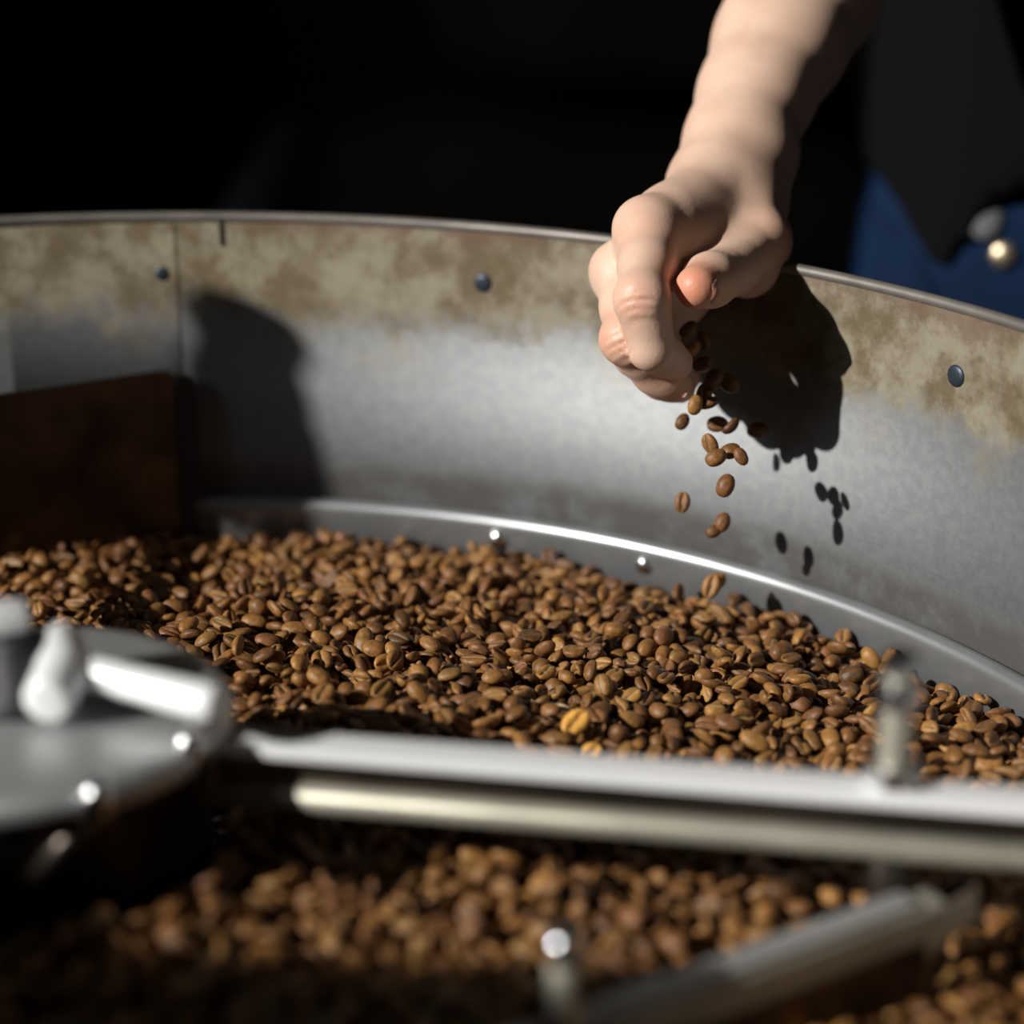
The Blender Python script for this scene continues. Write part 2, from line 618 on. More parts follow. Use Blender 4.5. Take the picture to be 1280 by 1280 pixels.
def rivet(px, py, r, m, name='rivet', h=.0012, rad=R, squash=1.0):
    p = on_wall(px, py, rad)
    n = Vector((-p.x, -p.y, 0)).normalized()
    Mx = frame(p, n, (0, 0, 1))
    prof = [(0, h), (r * .55, h * .9), (r * .85, h * .6), (r, 0), (r, -.001)]
    return obj(name, lathe(prof, 24, Mx), m, tray, True)


rivet(604, 354, .0046, M['rivet'])
rivet(1195, 470, .0047, M['rivet'])
rivet(203, 342, .0040, M['rivet'])
rivet(622, 674, .0048, M['chrome'], 'ring_bolt', .003, RL)
rivet(805, 706, .0044, M['chrome'], 'ring_bolt', .003, RL)
rivet(977, 822, .0036, M['steel'], 'ring_bolt', .002, RL)
# lapped vertical sheet seam
p = on_wall(277, 305)
n = Vector((-p.x, -p.y, 0)).normalized()
obj('seam_notch', box(Vector((p.x, p.y, .930)) + n * .0003, (.0014, .0012, .012), frame((0, 0, 0), (0, 0, 1), n.cross(Vector((0, 0, 1)))).to_3x3()), M['flat_black'], tray)
a0 = math.atan2(on_wall(224, 400).y, on_wall(224, 400).x)
obj('seam_strip', lathe([(R - .0005, .803), (R - .0005, .9335), (R + .0004, .9335), (R + .0004, .803)], 14, a0=a0, a1=a0 + .20, close=True), M['drum'], tray, True)
SUPPORT = None

# ------------------------------------------------------------------ stirrer: hub, lid, lever, arm, ploughs
HUB = Vector((-.003, .014, 0))
ZLID = .867
stir = thing('stirrer', 'steel stirrer with round hub lid, lever and long arm across the beans', 'stirrer', (HUB.x, HUB.y, .762))
INV = Matrix.Translation(-stir.location)


def part(name, bm, m, parent=None, sm=True, bev=None):
    """geometry given in world space, stored relative to the stirrer"""
    bmesh.ops.transform(bm, matrix=INV, verts=bm.verts)
    return obj(name, bm, m, parent or stir, sm, edge_bevel=bev)


def hub_lathe(prof, segs=72):
    return lathe(prof, segs, Matrix.Translation((HUB.x, HUB.y, 0)))


part('hub_body', hub_lathe([(0, .763), (.058, .763), (.058, .855), (.060, .8565), (.060, .8585), (0, .8585)]), M['hub_dark'])
lid = part('hub_lid', hub_lathe([(0, ZLID), (.058, ZLID - .0005), (.0640, ZLID - .0016), (.0655, ZLID - .004), (.0655, ZLID - .009), (.062, ZLID - .0095), (0, ZLID - .0095)]), M['steel_soft'])
part('hub_post', hub_lathe([(0, ZLID - .001), (.014, ZLID - .001), (.014, ZLID + .004), (.009, ZLID + .006), (.009, ZLID + .022), (.007, ZLID + .024), (0, ZLID + .024)], 32), M['black'])


def onz(px, py, z):
    d = at(px, py, 1.0) - CAM
    return CAM + d * ((z - CAM.z) / d.z)


# lever with forked clamp head lying over the lid
ZLV = ZLID + .0125
la = onz(60, 826, ZLV); lb = onz(276, 882, ZLV - .002)
bm = bmesh.new()
add_tube(bm, [la, la.lerp(lb, .25), la.lerp(lb, .9), lb], [.0050, .0052, .0062, .0056], 20)
part('lever', bm, M['bright'], bev=.002)
bm = bmesh.new()
c = onz(78, 842, ZLV)
add_tube(bm, [onz(72, 800, ZLV + .004), c, onz(58, 880, ZLV - .003)], [.0082, .0088, .0078], 20)
part('clamp_head', bm, M['bright'], bev=.002)
bm = bmesh.new()
add_tube(bm, [onz(-40, 785, ZLV + .012), onz(35, 782, ZLV + .010)], [.0085, .0085], 20)
part('crossbar', bm, M['bright'], bev=.002)
for (px, py) in ((238, 938), (122, 1002)):
    q = onz(px, py, ZLID - .004)
    bm = bmesh.new()
    add_lathe(bm, [(0, .007), (.003, .0065), (.0048, .004), (.0048, -.004), (0, -.004)], 24, Matrix.Translation(q))
    part('lid_bolt', bm, M['chrome'])
bm = bmesh.new()
add_tube(bm, [onz(122, 1010, ZLID - .010), onz(85, 1050, ZLID - .018), onz(40, 1100, ZLID - .030)], [.0035, .0035, .003], 12)
part('hub_rod', bm, M['hub_dark'])

# main arm: flanged bar from hub to the right edge
ZA = .8505
A0 = Vector((.045, .0110, ZA)); A1 = Vector((.372, -.046, ZA))
ad = (A1 - A0).normalized()
side = Vector((0, 0, 1)).cross(ad)            # points away from the camera
rotA = Matrix((ad, side, Vector((0, 0, 1)))).transposed()
mid = (A0 + A1) / 2
LA = (A1 - A0).length
part('arm_top_flange', box(mid - side * .0025 + Vector((0, 0, .0075)), (LA, .0135, .004), rotA), M['bright'], sm=False, bev=.001)
part('arm_web', box(mid + side * .0015 - Vector((0, 0, .0015)), (LA - .004, .008, .0145), rotA), M['hub_dark'], sm=False)
part('arm_lower_rail', rod(A0 - side * .0040 - Vector((0, 0, .0092)), A1 - side * .0040 - Vector((0, 0, .0092)), .0042), M['brass_steel'])
bm = box(A0 + ad * .004, (.022, .016, .018), rotA)
part('arm_socket', bm, M['hub_dark'], sm=False, bev=.002)

# clamp bolt standing on the arm
bp_ = A0 + ad * ((.262 - A0.x) / ad.x)
bolt = part('clamp_bolt', lathe([(0, .040), (.0030, .0395), (.0046, .037), (.0046, .006), (.0046, 0), (0, 0)], 24, Matrix.Translation(bp_ + Vector((0, 0, .0085)))), M['brass_steel'])
for zz, rr, hh in ((.0085, .0085, .008), (.034, .0064, .009), (.045, .0055, .006)):
    part('hex_nut', lathe([(0, hh), (rr * .9, hh), (rr, hh * .85), (rr, hh * .15), (rr * .9, 0), (0, 0)], 6, Matrix.Translation(bp_ + Vector((0, 0, zz)))), M['chrome'], bolt, sm=False, bev=.0008)
part('clamp_stem', rod(bp_ - Vector((0, 0, .009)), bp_ - Vector((0, 0, .052)), .0062), M['hub_dark'])
# plough carried below: slanting holder bar with a blade reaching into the beans
PA = Vector((.276, -.036, .822)); PB = Vector((.140, -.116, .818))
pd = (PB - PA).normalized()
ps = Vector((0, 0, 1)).cross(pd).normalized(); pu = pd.cross(ps)
rotP = Matrix((pd, ps, pu)).transposed()
part('plough_holder', box((PA + PB) / 2, ((PB - PA).length, .0105, .013), rotP), M['brass_steel'], sm=False, bev=.0018)
part('plough_cap', box((PA + PB) / 2 + pu * .008, ((PB - PA).length * .86, .0085, .0022), rotP), M['steel_soft'], sm=False, bev=.0006)
part('plough_blade', box((PA + PB) / 2 - pu * .030 + ps * .004, ((PB - PA).length * .9, .0025, .052), rotP), M['paddle'], sm=False)
BA = at(1125, 1185, .632); BB = at(1212, 1122, .645)
bd = (BB - BA).normalized()
bs = Vector((0, 0, 1)).cross(bd).normalized(); bu = bd.cross(bs)
rotB = Matrix((bd, bs, bu)).transposed()
part('plough_bracket', box((BA + BB) / 2, ((BB - BA).length, .010, .011), rotB), M['brass_steel'], sm=False, bev=.002)
part('bracket_pad', box((BA + BB) / 2 + bu * .0065 + bd * .006, (.018, .009, .003), rotB), M['chrome'], sm=False, bev=.001)
q = Vector((.1635, -.103, .824))
bolt2 = part('plough_bolt', rod(q, q + Vector((0, 0, .028)), .0042), M['brass_steel'])
part('bolt_cap', lathe([(0, .0085), (.003, .008), (.0048, .005), (.0048, 0), (0, 0)], 24, Matrix.Translation(q + Vector((0, 0, .024)))), M['chrome'], bolt2)
part('hex_nut', lathe([(0, .006), (.0068, .006), (.0072, .003), (.0068, 0), (0, 0)], 6, Matrix.Translation(q + Vector((-.002, 0, .004)))), M['chrome'], bolt2, sm=False)

# far paddle near the back wall
pr = on_wall(226, 560, R - .012); pr = Vector((pr.x, pr.y, 0))
pl = Vector((-.155, .300, 0))
dv = (pl - pr).normalized()
nrm = Vector((0, 0, 1)).cross(dv)
bm = bmesh.new()
L_ = (pl - pr).length
pts = [(0, .775), (0, .858)] + [(.008 - .008 * math.cos(t), .858 + .009 * math.sin(t)) for t in (.4, .8, 1.2, 1.57)] + [(L_, .868), (L_, .775)]
for off in (-.0025, .0025):
    bm.faces.new([bm.verts.new(pr + dv * s + nrm * off + Vector((0, 0, z))) for s, z in pts])
vs = list(bm.verts); k = len(pts)
for i in range(k):
    bm.faces.new((vs[i], vs[(i + 1) % k], vs[k + (i + 1) % k], vs[k + i]))
part('paddle_plate', bm, M['paddle'], sm=False, bev=.0012)
# the paddle's shadow at its end, built as a solid black strip
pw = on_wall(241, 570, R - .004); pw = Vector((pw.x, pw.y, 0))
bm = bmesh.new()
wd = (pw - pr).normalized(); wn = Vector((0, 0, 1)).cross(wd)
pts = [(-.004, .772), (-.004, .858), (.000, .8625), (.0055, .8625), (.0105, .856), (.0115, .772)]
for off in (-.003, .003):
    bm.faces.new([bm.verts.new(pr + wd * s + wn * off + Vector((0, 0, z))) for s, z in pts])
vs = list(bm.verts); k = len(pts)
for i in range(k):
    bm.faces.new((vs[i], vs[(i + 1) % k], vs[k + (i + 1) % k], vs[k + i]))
part('paddle_shadow_strip', bm, M['flat_black'], sm=False)
part('paddle_arm', rod(Vector((HUB.x - .03, .05, .840)), pl.lerp(pr, .35) + Vector((0, 0, .840)), .007), M['brass_steel'])

# ------------------------------------------------------------------ unseen roasting machine beside the tray, added as a shadow caster
added_roaster = thing('unseen_roaster', 'unseen dark roasting machine added beside the tray to cast the wall shadow', 'added_roaster', (-.95, .15, 0))
IR = Matrix.Translation((.95, -.15, 0))


def rpart(name, bm, m, sm=False, bev=.004):
    bmesh.ops.transform(bm, matrix=IR, verts=bm.verts)
    return obj(name, bm, m, added_roaster, sm, edge_bevel=bev)


rpart('base_cabinet', box((-.95, .15, .35), (.62, .60, .70)), M['black'])
rpart('roasting_drum', add_lathe(bmesh.new(), [(0, 0), (.24, 0), (.26, .02), (.26, .50), (.24, .52), (0, .52)], 64, frame((-1.22, .15, .92), (1, 0, 0))), M['black'], True)
rpart('front_plate', box((-.68, .15, .885), (.04, .56, .46)), M['hub_dark'])
# two-tier caster on a pipe, added and stepped to shape the wall shadow
SPX, SPY = SHADOW_SPOUT = (-.485, .105)
SPM = Matrix.Translation((SPX, SPY, 0))
rpart('shadow_spout', lathe([(0, 1.1040), (.0255, 1.1040), (.024, 1.1220), (.0200, 1.1510), (.0165, 1.1640), (.0178, 1.1655), (.0143, 1.1820), (.0165, 1.1910), (.0178, 1.1960), (.0150, 1.2025), (0, 1.2025)], 40, SPM), M['hub_dark'], True, None)
rpart('shadow_spout_pipe', add_tube(bmesh.new(), [(-.70, SPY, 1.02), (-.70, SPY, 1.10), (-.66, SPY, 1.128), (SPX, SPY, 1.128)], .009, 20), M['hub_dark'], True, None)

# unseen boxes added beyond the near side of the tray to shade the beans
caster_console = thing('shadow_caster_console', 'unseen dark box added on the window side to shade the near beans', 'caster_console', (-.60, -.46, 0))
IC = Matrix.Translation((.60, .46, 0))
for nm, c_, s_ in (('cabinet', (-.655, -.498, .60), (.47, .18, 1.20)), ('shade_tower', (-.73, -.373, .60), (.32, .07, 1.20)), ('plinth', (-.645, -.498, .012), (.52, .21, .024))):
    bm = box(c_, s_)
    bmesh.ops.transform(bm, matrix=IC, verts=bm.verts)
    obj(nm, bm, M['black'], caster_console, edge_bevel=.006)
for k in range(3):
    bm = lathe([(0, .012), (.012, .011), (.014, 0), (0, 0)], 20, IC @ frame((-.420, -.54 + .035 * k, 1.08), (1, 0, 0)))
    obj('knob', bm, M['steel'], caster_console, True)

# ------------------------------------------------------------------ background
sackdefs = [((0.24, 1.97, .125), (.345, .25, .115), 0), ((1.02, 1.99, .125), (.345, .26, .115), .1),
            ((0.25, 1.98, .372), (.34, .25, .115), -.05), ((1.02, 1.99, .372), (.34, .25, .115), .12),
            ((0.26, 1.98, .622), (.335, .24, .115), .20), ((1.02, 2.0, .620), (.34, .25, .115), -.1),
            ((0.45, 2.0, .880), (.40, .24, .115), -.22)]
sack_labels = ['brown burlap sack at the floor, left column of the sack pile', 'brown burlap sack at the floor, right column of the sack pile',
               'brown burlap sack second up in the left column of the pile', 'brown burlap sack second up in the right column of the pile',
               'tilted brown burlap sack third up in the left column of the pile', 'brown burlap sack third up in the right column of the pile',
               'slumped brown burlap sack lying on top of the sack pile']
for (c, s, tilt), lab in zip(sackdefs, sack_labels):
    n1, n2 = 40, 20
    V = []; Q = []
    ph = random.random() * 6
    for i in range(n2 + 1):
        th = -math.pi / 2 + math.pi * i / n2
        for j in range(n1):
            f = 2 * math.pi * j / n1
            sx = lambda v, e: math.copysign(abs(v) ** e, v)
            x = sx(math.cos(th), .45) * sx(math.cos(f), .5)
            y = sx(math.cos(th), .45) * sx(math.sin(f), .6)
            z = sx(math.sin(th), .75)
            w = 1 + .035 * math.sin(5 * x + ph) * math.cos(4 * y + ph) + .02 * math.sin(13 * x + 7 * z + ph)
            v = Vector((x * s[0] * w, y * s[1] * w, z * s[2] * (1 + .06 * math.sin(4 * x + ph))))
            v = Matrix.Rotation(tilt * .25, 3, 'Y') @ v
            V.append(v)
    for i in range(n2):
        for j in range(n1):
            Q.append((i * n1 + j, i * n1 + (j + 1) % n1, (i + 1) * n1 + (j + 1) % n1, (i + 1) * n1 + j))
    t = thing('burlap_sack', lab, 'sack', c, 'burlap sacks piled behind the tray')
    o = obj('sack_body', mesh_np('sack_body', V, Q), M['burlap'], t, True)
    bm = bmesh.new()
    add_tube(bm, [(s[0] * .97, -s[1] * .5, 0), (s[0] * 1.03, -s[1] * .2, .01), (s[0] * 1.04, s[1] * .2, -.01), (s[0] * .97, s[1] * .5, 0)], .014, 8)
    obj('stitched_hem', bm, M['burlap'], t, True)

cab = thing('storage_cabinet', 'tall dark storage cabinet against the back wall beside the sacks', 'cabinet', (-.98, 2.30, 0))
obj('cabinet_body', box((0, 0, .9), (1.0, .5, 1.8)), M['bin'], cab, edge_bevel=.006)
for sx in (-1, 1):
    d = obj('door', box((sx * .25, -.26, .9), (.47, .02, 1.7)), M['bin'], cab, edge_bevel=.004)
    obj('handle', rod((sx * .05, -.285, .85), (sx * .05, -.285, 1.05), .008), M['steel'], d)

# bin with a leaning metal scoop between tray and cabinet
binx = Vector((-.10, 1.02, 0))
bn = thing('waste_bin', 'tall dark bin standing behind the tray, holding a scoop', 'bin', binx)
obj('bin_body', lathe([(0, .0), (.15, 0), (.165, .03), (.19, .70), (.195, .705), (.185, .71), (.18, .70), (.155, .04), (0, .03)], 48), M['bin'], bn, True)
obj('bin_rim', lathe([(.19 + .007 * math.cos(t), .705 + .007 * math.sin(t)) for t in [2 * math.pi * k / 10 for k in range(10)]], 48, close=True), M['bin'], bn, True)
sc0 = at(268, 330, 1.72); sc1 = at(372, 172, 1.78)
t = thing('bean_scoop', 'grey metal scoop leaning in the dark bin', 'scoop', sc0)
dsc = sc1 - sc0
obj('scoop_handle', rod((0, 0, 0), -dsc * 1.6, .009), M['grey_pipe'], t, True)
bm = bmesh.new()
Mx = frame((0, 0, 0), dsc, (1, 0, 0))
add_lathe(bm, [(.016, 0), (.022, .03), (.024, dsc.length), (.0225, dsc.length), (.0205, .03), (.014, .004)], 28, Mx, close=True)
obj('scoop_bowl', bm, M['grey_pipe'], t, True)

# ------------------------------------------------------------------ person: hand, arm, body
def build_arm():
    lo = np.array([.165, .20, .835]); hi = np.array([.40, .50, 1.15])
    F = Field(lo, hi, .00112)

    def J(x, y, d):
        return np.array(at(x, y, d - .018), np.float32)
    # forearm, two bones' worth of section
    arm = F.new()
    fore = [(904, 226, .957, .0222), (922, 176, .970, .0232), (945, 120, .985, .0260), (975, 55, 1.003, .0305), (1006, -8, 1.02, .0345), (1062, -120, 1.05, .039)]
    for p, q in zip(fore, fore[1:]):
        F.cone(arm, J(*p[:3]), J(*q[:3]), p[3], q[3], .006)
    F.ell(arm, J(960, 203, .964), (.0085, .0085, .0085), .020)          # wrist bone
    # palm
    palm = F.new()
    base = {'i': (890, 240, .945), 'm': (893, 248, .953), 'r': (898, 256, .962), 'l': (905, 264, .970)}
    mcp = {'i': (812, 290, .899), 'm': (780, 343, .912), 'r': (789, 385, .935), 'l': (815, 407, .955)}
    for f, r0, r1 in (('i', .0165, .0128), ('m', .0160, .0115), ('r', .0145, .0110), ('l', .0135, .0105)):
        F.cone(palm, J(*base[f]), J(*mcp[f]), r0, r1, .007)
    F.cone(palm, J(915, 280, .965), J(850, 370, .945), .017, .013, .012)   # palm flesh
    F.cone(palm, J(838, 285, .915), J(905, 285, .930), .0145, .0125, .010)   # muscle between thumb and index
    F.cone(palm, J(845, 308, .908), J(902, 314, .922), .0100, .0085, .010)
    F.cone(palm, J(832, 300, .908), J(822, 345, .893), .0115, .0090, .008)
    for f in 'im':
        x, y, d = mcp[f]
        F.ell(palm, J(x - 8, y - 6, d - .001), (.0112, .0112, .0112), .006)
    # fingers
    fing = F.new()
    ch = {
        'i': [mcp['i'] + (.0124,), (803, 374, .868, .0101), (814, 434, .876, .0090), (843, 453, .893, .0076)],
        'm': [mcp['m'] + (.0110,), (784, 424, .886, .0097), (818, 465, .901, .0087), (844, 481, .905, .0074)],
        'r': [mcp['r'] + (.0105,), (797, 440, .905, .0092), (826, 474, .917, .0080), (850, 484, .930, .0068)],
        'l': [mcp['l'] + (.0098,), (822, 442, .935, .0084), (842, 466, .940, .0072), (858, 474, .950, .0060)],
    }
    for f in 'lrmi':
        one = F.new()
        c = ch[f]
        for p, q in zip(c, c[1:]):
            pm = tuple((np.array(p) + np.array(q)) / 2)
            rm = pm[3] * .985
            F.cone(one, J(*p[:3]), J(*pm[:3]), p[3], rm, .004)
            F.cone(one, J(*pm[:3]), J(*q[:3]), rm, q[3], .004)
        x, y, d, r_ = c[1]
        F.ell(one, J(x - 2, y, d - .0008), (r_ * .97,) * 3, .005)
        fing[:] = smin(fing, one, .0009)
    # thumb
    th = F.new()
    tc_ = [(928, 258, .950, .0155), (946, 300, .930, .0128), (914, 336, .909, .0110), (888, 350, .887, .0108), (871, 359, .873, .0088)]
    for p, q in zip(tc_, tc_[1:]):
        F.cone(th, J(*p[:3]), J(*q[:3]), p[3], q[3], .004)
    F.cone(th, J(930, 265, .955), J(935, 335, .935), .017, .013, .010)     # thenar
    F.ell(th, J(954, 300, .931), (.0112, .0112, .0112), .006)
    hand = smin(smin(palm, fing, .0075), smin(palm, th, .0070), .0008)
    F.F = smin(hand, arm, .016)
    # skin creases over the bent joints: shallow grooves across the knuckle
    for f in 'im':
        p0, p1, p2 = [np.array(J(*c[:3])) for c in ch[f][:3]]
        ax = (p2 - p0) / np.linalg.norm(p2 - p0)
        out = p1 - (p0 + p2) / 2; out /= np.linalg.norm(out)
        lat = np.cross(ax, out)
        for s, dep in ((-.0040, .0009), (-.0006, .0013), (.0020, .0010), (.0048, .0009)):
            c = p1 + out * ch[f][1][3] * .98 + ax * s
            b_ = F.block([c], .011)
            q = F.P[b_] - c
            u = q @ ax; v = q @ lat; w = q @ out
            F.F[b_] += dep * np.exp(-(u / .0009) ** 2 - (v / .006) ** 2 - (w / .005) ** 2)
    V, Q = F.mesh(0)
    flush = np.zeros(len(V), np.float32)
    for (x, y, d, rad, w) in ((869, 359, .868, .014, .9), (791, 374, .858, .010, .40), (765, 424, .88, .011, .45), (848, 470, .90, .014, .35),
                              (958, 300, .927, .014, .35), (800, 283, .887, .012, .2)):
        dd = np.linalg.norm(V - J(x, y, d), axis=1)
        flush = np.maximum(flush, w * np.exp(-(dd / rad) ** 2))
    return V, Q, flush


def build_body():
    """torso, head, neck, other arm and upper arm - all under clothes or above the frame"""
    F = Field((.10, .30, .72), (.98, 1.05, 1.86), .011)
    B = F.F
    cx, cy = PX, PY
    F.cone(B, (cx - .07, cy, .95), (cx - .06, cy, 1.30), .105, .115, .05)
    F.cone(B, (cx + .07, cy, .95), (cx + .06, cy, 1.30), .105, .115, .05)
    F.cone(B, (cx - .15, cy, 1.40), (cx + .15, cy, 1.40), .06, .06, .06)
    F.cone(B, (cx, cy - .01, 1.42), (cx, cy - .03, 1.58), .055, .052, .03)
    F.ell(B, (cx, cy - .045, 1.66), (.075, .095, .115), .02)
    F.ell(B, (cx, cy - .075, 1.60), (.055, .065, .065), .03)
    F.cone(B, (cx, cy - .135, 1.66), (cx, cy - .155, 1.635), .008, .014, .01)
    for s in (-1, 1):
        F.ell(B, (cx + s * .076, cy - .03, 1.655), (.012, .02, .032), .006)
        F.ell(B, (cx + s * .030, cy - .130, 1.675), (.014, .010, .010), .004)
    F.cone(B, (cx - .012, cy - .138, 1.598), (cx + .012, cy - .138, 1.598), .007, .007, .004)
    # left arm hanging
    F.cone(B, (cx + .18, cy, 1.39), (cx + .235, cy + .03, 1.13), .048, .040, .03)
    F.cone(B, (cx + .235, cy + .03, 1.13), (cx + .245, cy - .03, .90), .040, .028, .02)
    # right upper arm to elbow
    e = np.array(at(1062, -120, 1.032))
    F.cone(B, (cx - .18, cy, 1.39), e, .050, .042, .03)
    V, Q = F.mesh(2)
    # relaxed left hand at the side
    G = Field((cx + .17, cy - .14, .68), (cx + .30, cy + .07, 1.00), .0024)
    w = np.array((cx + .244, cy - .025, .905))
    G.cone(G.F, (cx + .240, cy - .001, .985), w, .030, .024, .01)
    for dy, ln, r_ in ((-.036, .074, .0092), (-.013, .083, .0096), (.009, .077, .0092), (.029, .060, .0082)):
        m_ = w + np.array((.002, dy - .010, -.090))
        G.cone(G.F, w + np.array((0, dy * .55, -.012)), m_, .0155, .0120, .012)
        k1 = m_ + np.array((-.006, -.006, -.46 * ln)); k2 = k1 + np.array((-.013, -.004, -.30 * ln)); k3 = k2 + np.array((-.014, 0, -.20 * ln))
        one = G.new()
        G.cone(one, m_, k1, r_ * 1.1, r_, .003); G.cone(one, k1, k2, r_, r_ * .9, .003); G.cone(one, k2, k3, r_ * .9, r_ * .75, .003)
        G.F = smin(G.F, one, .003)
    t0 = w + np.array((-.004, -.022, -.025)); t1 = w + np.array((-.012, -.052, -.058)); t2 = w + np.array((-.016, -.060, -.098))
    G.cone(G.F, t0, t1, .0150, .0120, .010); G.cone(G.F, t1, t2, .0115, .0085, .004)
    V2, Q2 = G.mesh(1)
    return np.concatenate([V, V2]), np.concatenate([Q, Q2 + len(V)])


PX, PY = .560, .700
VA, QA, FL = build_arm()
VB, QB = build_body()
ORG = Vector((PX, PY, 0))
person = thing('person', 'person in black shirt and blue jeans sprinkling beans from a closed hand', 'person', ORG)
V = np.concatenate([VA, VB]) - np.array(ORG, np.float32)
me = mesh_np('body', V, np.concatenate([QA, QB + len(VA)]))
at_ = me.attributes.new('flush', 'FLOAT', 'POINT')
at_.data.foreach_set('value', np.concatenate([FL, np.zeros(len(VB), np.float32)]))
body = obj('body', me, M['skin'], person, True)
tag(body, 'bare pale forearm and half-closed hand letting beans fall')


def nail(p, n, d, l, w, name):
    Mx = frame(p, n, d)
    bm = bmesh.new()
    nu, nv = 8, 6
    grid = []
    for i in range(nu + 1):
        row = []
        for j in range(nv + 1):
            u = -1 + 2 * i / nu; v = -1 + 2 * j / nv
            k = math.sqrt(max(0, 1 - .5 * v * v)); kk = math.sqrt(max(0, 1 - .5 * u * u))
            row.append(bm.verts.new(Mx @ Vector((u * k * l, v * kk * w, -.0016 * v * v - .0006 * u * u))))
        grid.append(row)
    for i in range(nu):
        for j in range(nv):
            bm.faces.new((grid[i][j], grid[i + 1][j], grid[i + 1][j + 1], grid[i][j + 1]))
    bmesh.ops.solidify(bm, geom=bm.faces[:], thickness=.0005)
    bmesh.ops.transform(bm, matrix=Matrix.Translation(-ORG), verts=bm.verts)
    return obj(name, bm, M['nail'], body, True)


def toward(p, q):
    return (Vector(q) - Vector(p)).normalized()


tipm = at(844, 481, .887); dipm = at(818, 465, .883)
nd = (toward(dipm, tipm))
nn = (toward(tipm, CAM) + CU * -.25)
nn = (nn - nd * nn.dot(nd)).normalized()
nail(tipm - nd * .0015 + nn * .0077, nn, nd, .0052, .0042, 'fingernail')
tt = at(871, 359, .855); ti = at(888, 350, .869)
nd = toward(ti, tt); nn = CR * 1.0 - CU * .1 + CF * .1
nn = (nn - nd * nn.dot(nd)).normalized()
nail(tt - nd * .001 + nn * .0091, nn, nd, .0062, .0052, 'thumbnail')

# clothes
def cloth(lo, hi, h, fn, it=2):
    F = Field(lo, hi, h)
    fn(F)
    V, Q = F.mesh(it)
    return V, Q


def shirt_f(F):
    B = F.F
    cx, cy = PX, PY
    F.cone(B, (cx - .085, cy, .80), (cx - .07, cy, 1.30), .118, .125, .05)
    F.cone(B, (cx + .085, cy, .80), (cx + .07, cy, 1.30), .118, .125, .05)
    F.cone(B, (cx, cy - .03, .80), (cx, cy - .02, 1.25), .115, .12, .05)
    F.cone(B, (cx - .155, cy, 1.395), (cx + .155, cy, 1.395), .072, .072, .06)
    e = np.array(at(1062, -120, 1.032)); s0 = np.array((cx - .18, cy, 1.39))
    F.cone(B, s0, s0 + (e - s0) * .80, .066, .058, .03)
    F.cone(B, (cx + .18, cy, 1.39), (cx + .225, cy + .02, 1.18), .066, .058, .03)
    # hem, rising a little towards the arm side
    P = F.P
    hem = .905 + .16 * np.clip(P[..., 0] - (cx - .05), -.2, .2) * -0.35
    hem = hem - .050 * np.exp(-((P[..., 0] - .398) / .020) ** 2)
    hem = hem + .004 * np.sin(P[..., 0] * 45)
    F.F[:] = np.maximum(F.F, hem - P[..., 2])


V, Q = cloth((.14, .35, .80), (.98, 1.0, 1.52), .009, shirt_f)
sh = obj('shirt', mesh_np('shirt', V - np.array(ORG, np.float32), Q), M['shirt'], person, True)
tag(sh, 'loose black shirt hanging over the jeans')


def jeans_f(F):
    B = F.F
    cx, cy = PX, PY
    for s in (-1, 1):
        F.cone(B, (cx + s * .085, cy, .955), (cx + s * .09, cy, .84), .100, .108, .04)
        F.cone(B, (cx + s * .09, cy, .84), (cx + s * .10, cy - .02, .48), .098, .072, .03)
        F.cone(B, (cx + s * .10, cy - .02, .48), (cx + s * .11, cy, .09), .072, .058, .02)
    F.cone(B, (cx, cy - .02, .95), (cx, cy - .02, .86), .100, .085, .05)
    P = F.P
    F.F += .0022 * np.sin(P[..., 2] * 70 + P[..., 0] * 40) * np.clip((.86 - P[..., 2]) / .1, 0, 1)
    F.F[:] = np.maximum(F.F, .06 - P[..., 2])
    F.F[:] = np.maximum(F.F, P[..., 2] - .985)


V, Q = cloth((PX - .25, PY - .2, .04), (PX + .25, PY + .2, 1.0), .009, jeans_f)
JV = V
jn = obj('jeans', mesh_np('jeans', V - np.array(ORG, np.float32), Q), M['denim'], person, True)


def jeans_front(px, py):
    """front surface of the jeans seen at a pixel"""
    best = None
    for v in JV:
        if v[1] > PY:
            continue
        x, y, d = project(v)
        e = (x - px) ** 2 + (y - py) ** 2
        if best is None or e < best[0]:
            best = (e, Vector([float(c) for c in v]))
    return best[1]


p = jeans_front(1255, 326)
obj('button', lathe([(0, .004), (.005, .0038), (.0075, .002), (.008, -.003), (0, -.003)], 24, frame(p - ORG + Vector((0, -.001, 0)), (-.35, -1, .15))), M['brass'], jn, True)
p = jeans_front(1236, 272)
bm = bmesh.new()
add_lathe(bm, [(0, .004), (.006, .0035), (.0095, .002), (.0105, 0), (0, -.001)], 20, frame(p - ORG + Vector((0, -.003, 0)), (-.2, -1, .3)) @ Matrix.Diagonal((1, 1.3, 1, 1)))
obj('belt_buckle', bm, mat('pale_buckle', (.12, .125, .13), .5), jn, True)
bm = bmesh.new()
pts = [jeans_front(x, y) - ORG + Vector((0, -.002, 0)) for x, y in ((1085, 262), (1120, 285), (1150, 320), (1165, 365), (1170, 400))]
add_tube(bm, pts, .0028, 8)
obj('pocket_seam', bm, M['denim'], jn, True)
